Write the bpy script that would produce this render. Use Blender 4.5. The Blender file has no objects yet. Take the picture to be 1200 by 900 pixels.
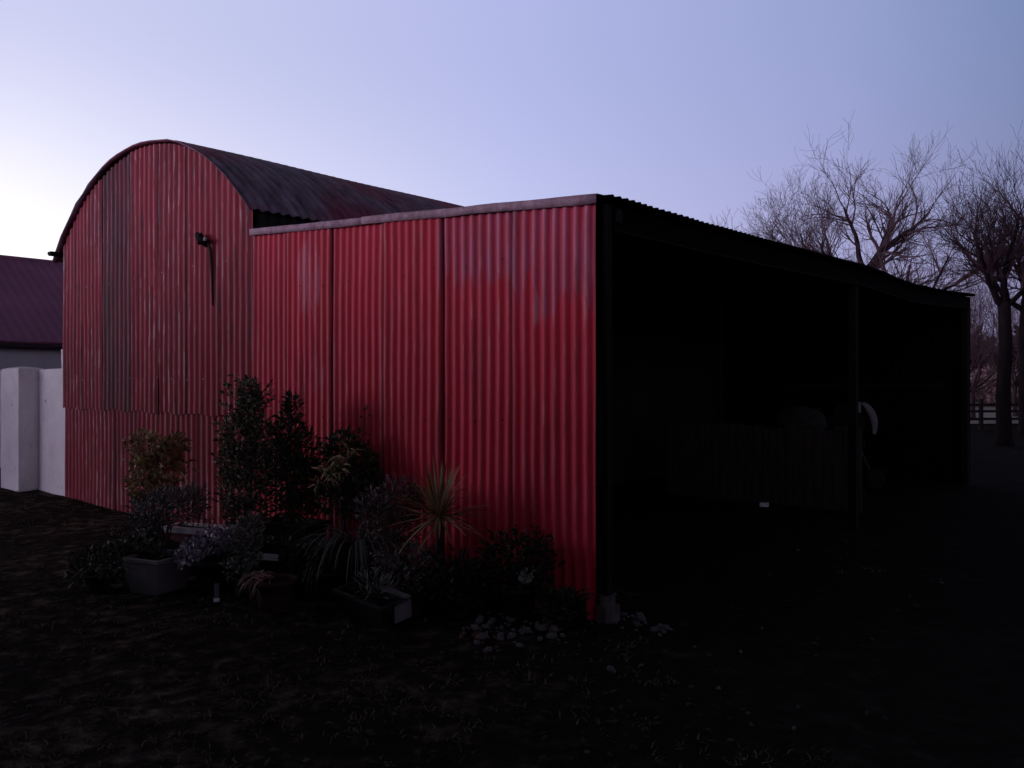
import bpy, math, random
from mathutils import Vector, Matrix, noise, Euler
random.seed(7)
R = math.radians
scene = bpy.context.scene
COL = scene.collection
F = 960.0; EYE = 1.6; HOR = 450.0
CX, CY = 0.57, 5.50                       # near corner of the open shed
RZ = math.atan2(-.66, .75)                # the farmyard's axes
CA, SA = math.cos(RZ), math.sin(RZ)

def at(px, py, z=0.0):                    # ground point seen at a pixel of the 1200x900 photo
    Y = (EYE - z) * F / (py - HOR)
    return Vector(((px - 600) / F * Y, Y, z))
def far(px, Y, z=0.0):
    return Vector(((px - 600) / F * Y, Y, z))
def W(lx, ly, z=0.0):                     # farmyard axes -> world
    return Vector((CX + CA * lx - SA * ly, CY + SA * lx + CA * ly, z))

# ------------------------------------------------------------------ mesh helpers
class MB:
    def __init__(self):
        self.v = []; self.f = []; self.m = []; self.a = {}
    def add(self, vs, fs, mi=0):
        o = len(self.v)
        self.v.extend([tuple(x) for x in vs])
        self.f.extend([tuple(i + o for i in f) for f in fs])
        self.m.extend([mi] * len(fs))
        return o
    def attr(self, name, vals):           # values for the last len(vals) vertices
        d = self.a.setdefault(name, {})
        o = len(self.v) - len(vals)
        for i, x in enumerate(vals): d[o + i] = x
    def box(self, x0, x1, y0, y1, z0, z1, M=None, mi=0, ch=0.0):
        c = min(ch, .45 * (x1 - x0), .45 * (y1 - y0))
        if c <= 0:
            ring = [(x0, y0), (x1, y0), (x1, y1), (x0, y1)]
        else:
            ring = [(x0 + c, y0), (x1 - c, y0), (x1, y0 + c), (x1, y1 - c), (x1 - c, y1), (x0 + c, y1), (x0, y1 - c), (x0, y0 + c)]
        n = len(ring)
        vs = [Vector((x, y, z0)) for x, y in ring] + [Vector((x, y, z1)) for x, y in ring]
        if M: vs = [M @ p for p in vs]
        fs = [tuple(reversed(range(n))), tuple(range(n, 2 * n))] + [(i, (i + 1) % n, n + (i + 1) % n, n + i) for i in range(n)]
        self.add(vs, fs, mi)
    def tube(self, pts, rad, n=6, mi=0, cap=True):
        pts = [Vector(p) for p in pts]
        vs = []; up = None
        for i, p in enumerate(pts):
            t = (pts[min(i + 1, len(pts) - 1)] - pts[max(i - 1, 0)])
            if t.length < 1e-9: t = Vector((0, 0, 1))
            t.normalize()
            if up is None:
                up = t.orthogonal().normalized()
            else:
                up = up - t * up.dot(t)
                up = t.orthogonal().normalized() if up.length < 1e-6 else up.normalized()
            b = t.cross(up)
            r = rad[i] if isinstance(rad, (list, tuple)) else rad
            for k in range(n):
                a = 2 * math.pi * k / n
                vs.append(p + (up * math.cos(a) + b * math.sin(a)) * r)
        fs = []
        for i in range(len(pts) - 1):
            for k in range(n):
                k2 = (k + 1) % n
                fs.append((i * n + k, i * n + k2, (i + 1) * n + k2, (i + 1) * n + k))
        if cap:
            fs.append(tuple(reversed(range(n)))); e = (len(pts) - 1) * n
            fs.append(tuple(range(e, e + n)))
        self.add(vs, fs, mi)
    def lathe(self, prof, n=20, M=None, mi=0, close=False, wob=0.0):
        vs = []
        for j, (r, z) in enumerate(prof):
            for k in range(n):
                a = 2 * math.pi * k / n
                rr = r * (1 + wob * math.sin(3 * a + j))
                p = Vector((rr * math.cos(a), rr * math.sin(a), z))
                vs.append(M @ p if M else p)
        fs = []
        for j in range(len(prof) - 1):
            for k in range(n):
                k2 = (k + 1) % n
                fs.append((j * n + k, j * n + k2, (j + 1) * n + k2, (j + 1) * n + k))
        if close:
            fs.append(tuple(reversed(range(n)))); e = (len(prof) - 1) * n
            fs.append(tuple(range(e, e + n)))
        self.add(vs, fs, mi)
    def leaf(self, p, d, L, w, nrm=None, bend=0.25, mi=0):
        d = d.normalized()
        if nrm is None:
            nrm = Vector((random.uniform(-1, 1), random.uniform(-1, 1), random.uniform(-.2, 1)))
        s = d.cross(nrm)
        if s.length < 1e-4: s = d.orthogonal()
        s.normalize(); u = s.cross(d)
        a = p; m = p + d * L * .5 + u * L * bend * .25
        t = p + d * L - u * L * bend * .5
        self.add([a, m + s * w * .5 - u * w * .12, t, m - s * w * .5 - u * w * .12, m], [(0, 1, 4), (1, 2, 4), (2, 3, 4), (3, 0, 4)], mi)
    def build(self, name, mats, parent=None, smooth=False):
        me = bpy.data.meshes.new(name)
        me.from_pydata(self.v, [], self.f)
        if not isinstance(mats, (list, tuple)): mats = [mats]
        for m in mats: me.materials.append(m)
        if len(mats) > 1: me.polygons.foreach_set('material_index', self.m)
        if smooth: me.polygons.foreach_set('use_smooth', [True] * len(me.polygons))
        for k, d in self.a.items():
            at_ = me.attributes.new(k, 'FLOAT', 'POINT')
            at_.data.foreach_set('value', [float(d.get(i, 0.0)) for i in range(len(self.v))])
        me.update()
        o = bpy.data.objects.new(name, me); COL.objects.link(o)
        if parent is not None: o.parent = parent
        return o

def tag(o, label=None, cat=None, group=None, kind=None):
    if label: o['label'] = label
    if cat: o['category'] = cat
    if group: o['group'] = group
    if kind: o['kind'] = kind
    return o
def thing(name, label, cat, loc, rz=0.0, group=None):
    o = bpy.data.objects.new(name, None); COL.objects.link(o)
    o.empty_display_size = .2
    o.location = loc; o.rotation_euler = (0, 0, rz)
    return tag(o, label, cat, group)

# ------------------------------------------------------------------ materials
class NT:
    def __init__(self, name):
        self.m = bpy.data.materials.new(name); self.m.use_nodes = True
        self.n = self.m.node_tree.nodes; self.l = self.m.node_tree.links
        self.b = self.n['Principled BSDF']
    def node(self, t, **kw):
        x = self.n.new(t)
        for k, v in kw.items():
            if k.startswith('i_'): x.inputs[int(k[2:])].default_value = v
            else: setattr(x, k, v)
        return x
    def coord(self, sc=(1, 1, 1)):
        t = self.node('ShaderNodeTexCoord'); mp = self.node('ShaderNodeMapping')
        mp.inputs['Scale'].default_value = sc
        self.l.new(t.outputs['Object'], mp.inputs['Vector'])
        return mp.outputs['Vector']
    def noise(self, scale, vec=None, detail=4, rough=.6):
        x = self.node('ShaderNodeTexNoise')
        x.inputs['Scale'].default_value = scale; x.inputs['Detail'].default_value = detail; x.inputs['Roughness'].default_value = rough
        if vec is None: vec = self.coord()
        self.l.new(vec, x.inputs['Vector'])
        return x.outputs['Fac']
    def ramp(self, fac, stops):
        x = self.node('ShaderNodeValToRGB')
        el = x.color_ramp.elements
        while len(el) < len(stops): el.new(.5)
        for e, (p, c) in zip(el, stops):
            e.position = p; e.color = (c, c, c, 1) if isinstance(c, (int, float)) else (*c, 1)
        self.l.new(fac, x.inputs[0])
        return x.outputs[0]
    def math(self, op, a, b=None, clamp=False):
        x = self.node('ShaderNodeMath', operation=op, use_clamp=clamp)
        for i, v in enumerate((a, b)):
            if v is None: continue
            if isinstance(v, (int, float)): x.inputs[i].default_value = v
            else: self.l.new(v, x.inputs[i])
        return x.outputs[0]
    def mix(self, fac, a, b):
        x = self.node('ShaderNodeMix', data_type='RGBA')
        for s, v in ((x.inputs[0], fac), (x.inputs[6], a), (x.inputs[7], b)):
            if isinstance(v, (int, float)): s.default_value = v
            elif isinstance(v, tuple): s.default_value = (*v, 1)
            else: self.l.new(v, s)
        return x.outputs[2]
    def attr(self, name):
        x = self.node('ShaderNodeAttribute', attribute_name=name)
        return x.outputs['Fac']
    def island(self):
        return self.node('ShaderNodeNewGeometry').outputs['Random Per Island']
    def bump(self, h, strength=.3, dist=.02):
        x = self.node('ShaderNodeBump'); x.inputs['Strength'].default_value = strength; x.inputs['Distance'].default_value = dist
        self.l.new(h, x.inputs['Height']); self.l.new(x.outputs[0], self.b.inputs['Normal'])
    def out(self, col, rough=.8, spec=.3, metal=0.0):
        if isinstance(col, tuple): self.b.inputs['Base Color'].default_value = (*col, 1)
        else: self.l.new(col, self.b.inputs['Base Color'])
        if isinstance(rough, (int, float)): self.b.inputs['Roughness'].default_value = rough
        else: self.l.new(rough, self.b.inputs['Roughness'])
        self.b.inputs['Specular IOR Level'].default_value = spec
        self.b.inputs['Metallic'].default_value = metal
        return self.m

def mottled(name, c1, c2, scale=6, rough=.85, spec=.2, sc=(1, 1, 1), bump=.25, dist=.02, metal=0.0):
    n = NT(name); f = n.noise(scale, n.coord(sc))
    n.bump(n.noise(scale * 4, n.coord(sc)), bump, dist)
    return n.out(n.ramp(f, [(.3, c1), (.7, c2)]), rough, spec, metal)
def leafy(name, stops, rough=.6, spec=.25, trans=0.0):
    n = NT(name); isl = n.island()
    k = len(stops)
    col = n.ramp(isl, [(i / (k - 1), s) for i, s in enumerate(stops)])
    return n.out(col, rough, spec)

def paint(name, red_a, red_b, pale, wear, blobs, aged, streak=9.0, flake=.22, fade=False):
    """old red oxide paint on corrugated iron; 'crest' and 'age' come from the sheet mesh"""
    n = NT(name)
    tc = n.node('ShaderNodeTexCoord').outputs['Object']
    base = n.ramp(n.noise(1.0, n.coord((2.2, 2.2, .55)), 5), [(.3, red_a), (.7, red_b)])
    crest = n.attr('crest'); age = n.attr('age')
    st = n.noise(1.0, n.coord((streak, streak, 1.1)), 5, .7)
    big = n.noise(.9, n.coord((1, 1, .8)), 3)
    # paint rubbed thin and flaking on the crests of the sheets
    mixn = n.math('ADD', n.math('MULTIPLY', st, .6), n.math('MULTIPLY', big, .4))
    w = n.math('MULTIPLY', n.math('POWER', crest, 2.0), n.ramp(mixn, [(.38, .12), (.60, .75)]))
    flk = n.ramp(n.noise(1.0, n.coord((streak * 2.4, streak * 2.4, 3.4)), 2, .5), [(.53, 0.0), (.60, 1.0)])
    flk = n.math('MULTIPLY', n.math('MULTIPLY', flk, n.math('POWER', crest, 5.0)), n.ramp(n.noise(.9, n.coord((1, 1, .7)), 3), [(.44, 0.0), (.58, 1.0)]))
    col = n.mix(n.math('MULTIPLY', w, wear, True), base, pale)
    col = n.mix(n.math('MULTIPLY', flk, flake, True), col, (.66, .50, .52))
    # faded patches
    fac = None
    for (x, z, rx, rz, s) in blobs:
        sep = n.node('ShaderNodeSeparateXYZ'); n.l.new(tc, sep.inputs[0])
        dx = n.math('DIVIDE', n.math('SUBTRACT', sep.outputs[0], x), rx)
        dz = n.math('DIVIDE', n.math('SUBTRACT', sep.outputs[2], z), rz)
        d2 = n.math('ADD', n.math('MULTIPLY', dx, dx), n.math('MULTIPLY', dz, dz))
        e = n.math('MULTIPLY', n.math('SUBTRACT', 1.0, d2, True), s)
        fac = e if fac is None else n.math('MAXIMUM', fac, e)
    if fac is not None:
        fr = n.noise(1.0, n.coord((17, 17, 2.0)), 6, .72)
        k = n.ramp(n.math('ADD', n.math('MULTIPLY', fac, .55), n.math('MULTIPLY', n.math('SUBTRACT', fr, .5), 1.7)), [(.30, 0.0), (.55, .75)])
        k = n.math('MULTIPLY', k, n.ramp(crest, [(.0, .45), (.8, 1.0)]))
        col = n.mix(k, col, pale)
    if fade:
        sx = n.node('ShaderNodeSeparateXYZ'); n.l.new(tc, sx.inputs[0])
        tong = n.math('MULTIPLY', n.math('SUBTRACT', n.noise(1.0, n.coord((10, 10, .6)), 3, .6), .5), .9)
        line = n.math('ADD', tong, n.math('MULTIPLY', n.math('LESS_THAN', sx.outputs[0], -.735), .22))
        hgt = n.math('SUBTRACT', sx.outputs[2], n.math('ADD', line, 2.20))
        k = n.math('MULTIPLY', n.ramp(n.math('ADD', n.math('MULTIPLY', hgt, 6.0), .5), [(.3, 0.0), (.7, 1.0)]), n.math('GREATER_THAN', sx.outputs[0], -1.5))
        k = n.math('MULTIPLY', k, n.ramp(n.noise(1.0, n.coord((9, 9, 3)), 5, .7), [(.3, .25), (.65, .8)]))
        col = n.mix(k, col, n.mix(n.math('POWER', crest, 2.0), (.34, .030, .085), (.52, .20, .29)))
    # rust and grime, old unpainted sheet
    ru = n.ramp(n.noise(1.0, n.coord((5, 5, .9)), 6, .75), [(.53, 0.0), (.66, .8)])
    col = n.mix(n.math('MULTIPLY', ru, .45 if fade else .85), col, (.05, .018, .022))
    gr = n.ramp(n.noise(1.0, n.coord((11, 11, .7)), 6, .7), [(.3, aged[0]), (.7, aged[1])])
    col = n.mix(n.math('MULTIPLY', age, n.ramp(n.noise(1.3, n.coord((3, 3, .5)), 4), [(.3, .45), (.6, 1.0)])), col, gr)
    col = n.mix(n.math('MULTIPLY', n.attr('seam_shade'), .92, True), col, (.018, .006, .009))  # near-black sheet edges: shade of the lap gaps painted in, with seam grime
    n.bump(n.noise(60, n.coord((1, 1, .3))), .15, .004)
    return n.out(col, n.ramp(st, [(.3, .5), (.7, .75)]), .3)

M = {}
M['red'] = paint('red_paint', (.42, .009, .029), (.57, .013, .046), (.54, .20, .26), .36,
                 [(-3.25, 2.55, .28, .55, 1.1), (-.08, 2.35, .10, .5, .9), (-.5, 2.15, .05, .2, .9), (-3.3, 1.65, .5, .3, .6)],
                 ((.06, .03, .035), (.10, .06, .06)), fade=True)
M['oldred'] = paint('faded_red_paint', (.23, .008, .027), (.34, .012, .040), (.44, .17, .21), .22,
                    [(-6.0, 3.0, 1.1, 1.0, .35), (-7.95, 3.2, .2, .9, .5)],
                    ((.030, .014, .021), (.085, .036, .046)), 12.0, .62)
M['barnroof'] = NT('dark_roof_sheet')
_n = M['barnroof']
M['barnroof'] = _n.out(_n.mix(_n.ramp(_n.noise(.55, _n.coord((1, 1, 1)), 4), [(.42, 0.0), (.58, 1.0)]),
                              _n.ramp(_n.noise(1.0, _n.coord((3, 9, 3)), 5), [(.3, (.052, .042, .060)), (.72, (.22, .175, .235))]),
                              _n.ramp(_n.noise(1.0, _n.coord((3, 9, 3)), 5), [(.3, (.10, .018, .040)), (.72, (.24, .07, .12))])), .6, .3)
M['shedroof'] = mottled('shade_dark_sheet', (.006, .005, .006), (.018, .014, .015), 3, .8, .2)
M['flash'] = mottled('weathered_flashing', (.20, .11, .145), (.40, .28, .34), 14, .7, .25, (1, 1, 1), .3)
M['galv'] = mottled('galvanised_steel', (.20, .20, .22), (.34, .34, .36), 9, .5, .5)
M['black'] = mottled('black_iron', (.006, .006, .006), (.012, .011, .011), 12, .8, .08)
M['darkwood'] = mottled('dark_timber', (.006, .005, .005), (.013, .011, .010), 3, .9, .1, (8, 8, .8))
M['shadeblack'] = mottled('shade_black', (.0035, .003, .003), (.007, .006, .006), 3, .95, .03)  # near-black base colour stands in for the shade under the shed roof
M['greywood'] = mottled('grey_timber', (.025, .022, .02), (.06, .053, .05), 3, .9, .1, (8, 8, .8))
M['railwood'] = mottled('wet_fence_timber', (.012, .010, .010), (.03, .026, .024), 3, .9, .1, (1, 8, 8))
M['concrete'] = mottled('concrete', (.07, .055, .058), (.13, .11, .11), 9, .95, .1)
M['roofred'] = mottled('purple_red_roof', (.23, .10, .17), (.32, .14, .23), 1.2, .8, .15)
M['housewall'] = mottled('blue_white_render', (.52, .55, .60), (.66, .68, .72), 1.5, .95, .1)
M['fascia'] = mottled('dark_fascia', (.02, .015, .02), (.04, .03, .04), 3, .7, .2)
_n = NT('whitewash')
_c = _n.ramp(_n.noise(2.2, _n.coord(), 6, .7), [(.35, (.80, .78, .80)), (.65, (.93, .92, .94))])
_k = _n.ramp(_n.noise(7, _n.coord((1, 1, .6)), 6, .75), [(.63, 0.0), (.70, 1.0)])
_n.bump(_n.noise(14, _n.coord(), 6, .7), .5, .02)
M['whitewash'] = _n.out(_n.mix(_k, _c, (.16, .14, .17)), .95, .1)
M['bark'] = mottled('winter_bark', (.022, .016, .018), (.045, .033, .036), 6, .95, .05, (1, 1, .3))
M['darktwig'] = mottled('wet_dark_twigs', (.028, .018, .022), (.060, .038, .044), 4, .95, .03)
M['darkbark'] = mottled('wet_dark_bark', (.008, .006, .007), (.018, .014, .015), 6, .95, .03, (1, 1, .3))
M['twig'] = mottled('twigs', (.075, .048, .056), (.13, .085, .097), 4, .95, .05)
M['whiteplastic'] = mottled('white_plastic', (.72, .75, .80), (.86, .88, .92), 8, .45, .4)
M['greyplastic'] = mottled('grey_stoneware', (.11, .105, .11), (.16, .155, .16), 8, .8, .2)
M['blackplastic'] = mottled('black_plastic', (.008, .008, .009), (.017, .017, .019), 8, .65, .15)
M['greenplastic'] = mottled('dark_green_plastic', (.010, .018, .015), (.02, .032, .026), 8, .55, .3)
M['terracotta'] = mottled('dark_terracotta', (.03, .014, .013), (.05, .022, .02), 8, .9, .1)
M['redplastic'] = mottled('dark_red_plastic', (.07, .012, .018), (.10, .018, .024), 8, .6, .3)
M['soil'] = mottled('potting_soil', (.010, .008, .007), (.03, .023, .018), 30, 1, .0, bump=.8)
M['stone'] = mottled('pale_stone', (.05, .047, .048), (.23, .215, .22), 5, .95, .1, bump=.6)
M['brick'] = mottled('broken_brick', (.09, .035, .035), (.15, .06, .058), 14, .95, .1, bump=.6)
M['gold'] = leafy('golden_leaves', [(.09, .065, .03), (.28, .21, .10), (.48, .36, .18), (.15, .10, .05)])
M['bluegreen'] = leafy('blue_grey_leaves', [(.025, .032, .028), (.08, .092, .085), (.20, .215, .21), (.035, .04, .036)])
M['darkgreen'] = leafy('dark_leaves', [(.008, .013, .007), (.022, .030, .015), (.075, .085, .052), (.012, .018, .010)])
M['night'] = leafy('blackish_leaves', [(.005, .008, .005), (.011, .016, .009), (.022, .028, .018)])
M['conifer'] = leafy('evergreen_leaves', [(.020, .024, .014), (.075, .080, .052), (.19, .18, .13), (.035, .04, .023)])
M['aucuba'] = leafy('spotted_leaves', [(.06, .05, .026), (.20, .16, .09), (.33, .26, .16)])
M['silver'] = leafy('silver_leaves', [(.12, .11, .14), (.36, .33, .40), (.08, .07, .09), (.75, .72, .80)])
M['heather'] = leafy('dusky_leaves', [(.035, .032, .03), (.08, .066, .066), (.16, .135, .14), (.025, .022, .022)])
M['sedge'] = leafy('grey_green_blades', [(.045, .048, .042), (.11, .115, .10), (.20, .20, .175)])
M['cordy'] = leafy('bronze_blades', [(.15, .10, .045), (.26, .175, .08), (.38, .28, .15), (.11, .075, .038)])
M['dry'] = leafy('dry_leaves', [(.16, .09, .075), (.28, .18, .15), (.10, .06, .05)])
M['grass'] = leafy('winter_grass', [(.03, .026, .016), (.07, .06, .038), (.15, .125, .088), (.04, .034, .022)], .9, .05)
M['litter'] = leafy('fallen_leaves', [(.02, .015, .012), (.04, .031, .025), (.075, .06, .05)], .9, .1)
M['mixer'] = mottled('pale_mixer_paint', (.10, .095, .105), (.17, .16, .175), 5, .6, .3)
M['sack'] = mottled('woven_sack', (.018, .018, .018), (.035, .035, .033), 10, .9, .1)
_n = NT('wet_yard')
_a = _n.noise(.9, _n.coord(), 4, .6); _b = _n.noise(6.5, _n.coord((1, 1, 1)), 5, .62)
_sx = _n.node('ShaderNodeSeparateXYZ'); _n.l.new(_n.node('ShaderNodeTexCoord').outputs['Object'], _sx.inputs[0])
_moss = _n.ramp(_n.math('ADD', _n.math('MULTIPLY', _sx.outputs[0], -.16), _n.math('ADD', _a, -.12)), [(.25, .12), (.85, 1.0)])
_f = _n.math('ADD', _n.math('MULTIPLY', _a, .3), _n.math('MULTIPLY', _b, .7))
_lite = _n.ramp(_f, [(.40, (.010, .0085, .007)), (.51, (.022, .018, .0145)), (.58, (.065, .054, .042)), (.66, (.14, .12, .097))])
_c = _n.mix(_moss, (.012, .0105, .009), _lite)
_n.bump(_b, .8, .05)
M['yard'] = _n.out(_c, 1.0, .02)
_n = NT('pale_pasture')
_n.bump(_n.noise(3, _n.coord(), 5), .6, .1)
M['field'] = _n.out(_n.ramp(_n.noise(.25, _n.coord((1, 3, 1)), 6, .7), [(.3, (.16, .15, .13)), (.7, (.30, .275, .24))]), .95, .1)
M['bracken'] = leafy('dead_bracken', [(.16, .09, .09), (.26, .17, .165), (.34, .24, .23)], .95, .05)
M['hedge'] = leafy('dark_hedge', [(.010, .008, .009), (.022, .017, .018), (.035, .026, .028)], .95, .05)

# ------------------------------------------------------------------ ground
def build_ground():
    mb = MB(); NR, NA = 120, 150
    rad = [0.6 * (1.062 ** i) for i in range(NR)]
    rad[-1] = 900.0
    vs = [(0, 0, 0)]
    for r in rad:
        for k in range(NA):
            a = 2 * math.pi * k / NA
            x, y = r * math.cos(a), r * math.sin(a)
            amp = .035 * max(0, min(1, (26 - r) / 10)) if r > 16 else .035
            z = amp * (noise.noise((x * .9, y * .9, 0)) + .5 * noise.noise((x * 2.7, y * 2.7, 3)))
            vs.append((x, y, z))
    fs = [(0, 1 + k, 1 + (k + 1) % NA) for k in range(NA)]
    for i in range(NR - 1):
        for k in range(NA):
            k2 = (k + 1) % NA
            fs.append((1 + i * NA + k, 1 + (i + 1) * NA + k, 1 + (i + 1) * NA + k2, 1 + i * NA + k2))
    mb.add(vs, fs)
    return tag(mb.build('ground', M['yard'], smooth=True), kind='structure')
build_ground()
def gz(x, y):
    return .035 * (noise.noise((x * .9, y * .9, 0)) + .5 * noise.noise((x * 2.7, y * 2.7, 3)))

mb = MB()
xs = [-20 + i * 4 for i in range(36)]; ys = [31, 33, 36, 40, 46, 54, 66]
vs = [(x, y, .015 + .12 * max(0, noise.noise((x * .15, y * .2, 9))) * (y > 32)) for y in ys for x in xs]
fs = [(j * 36 + i, j * 36 + i + 1, (j + 1) * 36 + i + 1, (j + 1) * 36 + i) for j in range(6) for i in range(35)]
mb.add(vs, fs)
tag(mb.build('field', M['field'], smooth=True), kind='structure')

# ------------------------------------------------------------------ corrugated iron
def sheet(mb, u0, u1, zb, zt, y0, pitch, amp, rows=10, age=0.0, seed=0.0, tilt=0.0, ragged=.012, sub=8, phase=0.0):
    """one upright corrugated sheet in the local XZ plane, outer side towards -Y"""
    nu = max(4, int(round((u1 - u0) / pitch * sub)))
    vs = []; cr = []; ag = []; sm_ = []
    for j in range(rows + 1):
        v = j / rows
        for i in range(nu + 1):
            u = u0 + (u1 - u0) * i / nu
            ph = 2 * math.pi * (u / pitch) + phase
            b, t = zb(u), zt(u)
            z = b + (t - b) * v
            if j == 0: z += ragged * noise.noise((u * 3, seed, 1)) + ragged * .4
            wob = .010 * noise.noise((u * .8 + seed, z * .7, seed)) + .004 * noise.noise((u * 3, z * 2, seed))
            du = .006 * noise.noise((u * .5, z * .9, seed + 5))
            c = .5 + .5 * math.cos(ph)
            y = y0 - amp * math.cos(ph) + wob + tilt * (u - u0)
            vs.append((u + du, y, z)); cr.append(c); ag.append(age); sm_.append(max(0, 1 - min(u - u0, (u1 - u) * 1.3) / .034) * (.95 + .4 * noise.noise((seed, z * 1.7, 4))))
    fs = []
    for j in range(rows):
        for i in range(nu):
            a = j * (nu + 1) + i
            fs.append((a, a + 1, a + nu + 2, a + nu + 1))
    mb.add(vs, fs); mb.attr('crest', cr); mb.attr('age', ag); mb.attr('seam_shade', sm_)
def nails(mb, us, z, y, mi=1):
    for u in us:
        r = random.uniform(.006, .010)
        c = Vector((u, y, z + random.uniform(-.02, .02)))
        ring = [c + Vector((r * math.cos(k * math.pi / 3), 0, r * math.sin(k * math.pi / 3))) for k in range(6)]
        mb.add(ring + [c + Vector((0, -r * .8, 0))], [(i, (i + 1) % 6, 6) for i in range(6)], mi)

# --- round-roofed barn
BX0, BX1, BL = -9.20, -4.245, 11.0
def bspring(u): return 3.46 + (3.39 - 3.46) * (u - BX0) / (BX1 - BX0)
BM, BH = (BX0 + BX1) / 2, (BX1 - BX0) / 2
RISE = 1.035; RR = (BH * BH + RISE * RISE) / (2 * RISE)
def barch(u):
    d = min(abs(u - BM), BH)
    return bspring(min(max(u, BX0), BX1)) + math.sqrt(RR * RR - d * d) - (RR - RISE)
barn = thing('barn', 'tall red corrugated iron barn with a dark round roof', 'barn', W(0, 0), RZ)
mb = MB()
P = .12
seams = [BX0, -8.55, -7.86, -6.98, -6.3, -5.62, -4.95, BX1]
ages = [.05, .08, .85, .05, .16, .06, .10]
LAP = lambda u: 1.28
for i in range(7):
    a, b = seams[i], seams[i + 1] + (.05 if i < 6 else 0)
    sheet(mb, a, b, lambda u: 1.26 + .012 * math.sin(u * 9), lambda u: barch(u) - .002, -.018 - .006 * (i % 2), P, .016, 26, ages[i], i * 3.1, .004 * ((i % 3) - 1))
seams2 = [BX0 + .04, -8.3, -7.55, -6.85, -6.1, -5.4, -4.7, BX1]
for i in range(7):
    a, b = seams2[i], seams2[i + 1] + (.04 if i < 6 else 0)
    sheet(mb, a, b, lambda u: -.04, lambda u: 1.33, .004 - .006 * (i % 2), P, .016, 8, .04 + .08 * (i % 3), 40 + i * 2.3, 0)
nails(mb, [BX0 + .06 + P * k for k in range(0, 41, 3)], 1.66, -.046)
nails(mb, [BX0 + .06 + P * k for k in range(1, 41, 6)], 2.9, -.046)
mb.build('front_wall', [M['oldred'], M['galv']], barn, True)
for u, nm in ((BX0 + .02, 'side_wall'), (BX1, 'side_wall')):
    mb = MB()
    n = int(BL / P * 6); vs = []; cr = []
    for j in range(4):
        for i in range(n + 1):
            y = .03 + (BL - .03) * i / n
            zt = bspring(u) - .02
            vs.append((u + .016 * math.cos(2 * math.pi * y / P), y, -.04 + (zt + .04) * j / 3)); cr.append(.3)
    mb.add(vs, [(j * (n + 1) + i, j * (n + 1) + i + 1, (j + 1) * (n + 1) + i + 1, (j + 1) * (n + 1) + i) for j in range(3) for i in range(n)])
    mb.attr('crest', cr); mb.attr('age', [.7] * len(cr))
    mb.build(nm, M['oldred' if u < -8 else 'shedroof'], barn, True)  # right wall near-black instead of red: the shed's inner shade put into its colour
mb = MB()
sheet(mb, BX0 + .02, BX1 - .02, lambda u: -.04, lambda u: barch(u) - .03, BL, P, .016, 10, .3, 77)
mb.build('back_wall', M['oldred'], barn, True)
# curved roof: the waves run round the arch
mb = MB()
NA_ = 26; Y0, Y1 = -.10, BL + .1
ny = int((Y1 - Y0) / P * 7); vs = []
a_max = math.asin(BH / RR) + .055
for i in range(ny + 1):
    y = Y0 + (Y1 - Y0) * i / ny
    for k in range(NA_ + 1):
        a = -a_max + (2 * a_max - .035) * k / NA_
        r = RR + .022 + .014 * math.cos(2 * math.pi * y / P) + .012 * noise.noise((a * 4, y * .6, 2)) + (.010 if k in (9, 10, 17, 18) else 0)
        u = BM + r * math.sin(a)
        z = bspring(min(max(u, BX0), BX1)) - (RR - RISE) + r * math.cos(a)
        e = .02 * noise.noise((k * .9, 3, 1)) if i == 0 else 0
        vs.append((u, y + e, z))
mb.add(vs, [(i * (NA_ + 1) + k, i * (NA_ + 1) + k + 1, (i + 1) * (NA_ + 1) + k + 1, (i + 1) * (NA_ + 1) + k) for i in range(ny) for k in range(NA_)])
roof_b = mb.build('roof', M['barnroof'], barn, True)
sm = roof_b.modifiers.new('thickness', 'SOLIDIFY'); sm.thickness = .004
# gutter on the far eaves
mb = MB()
prof = [(.062 * math.cos(a), .062 * math.sin(a)) for a in [math.pi + math.pi * k / 10 for k in range(11)]]
inner = [(.055 * math.cos(a), .055 * math.sin(a)) for a in [2 * math.pi - math.pi * k / 10 for k in range(11)]]
loop = prof + inner; n = len(loop)
gx, gz0 = BX0 - .075, 3.46
vs = [(gx + x, y, gz0 + z) for y in (-.16, BL) for x, z in loop]
mb.add(vs, [(i, (i + 1) % n, n + (i + 1) % n, n + i) for i in range(n)])
mb.add([(gx + x, -.162, gz0 + z) for x, z in prof], [tuple(range(11))])
mb.tube([(gx - .03, -.17, gz0 - .03), (BX0 + .03, -.05, gz0 - .03)], .012, 6)
mb.build('gutter', M['black'], barn, True)
# iron bracket with a pale insulator and a hanging strap
mb = MB()
bx, bz = -5.13, 3.16
mb.tube([(bx - .14, -.06, bz + .02), (bx - .07, -.10, bz + .05), (bx, -.11, bz), (bx + .12, -.11, bz - .03)], [.022, .034, .04, .028], 8)
mb.tube([(bx - .02, -.02, bz - .06), (bx, -.12, bz + .05)], .03, 8)
mb.tube([(bx - .16, -.04, bz - .02), (bx - .06, -.09, bz - .03)], .018, 6)
br = mb.build('wall_bracket', M['black'], barn, True)
mb = MB()
mb.lathe([(.001, -.03), (.022, -.026), (.030, -.008), (.024, .004), (.030, .014), (.018, .03), (.001, .032)], 12, Matrix.Translation((bx + .13, -.12, bz - .02)) @ Matrix.Scale(.7, 4))
mb.build('insulator', M['galv'], br, True)
mb = MB()
pts = [(bx + .10, -.085, bz - .02), (bx + .125, -.062, bz - .13), (bx + .135, -.052, bz - .32), (bx + .14, -.049, bz - .52), (bx + .147, -.047, bz - .72)]
vs = []
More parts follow.
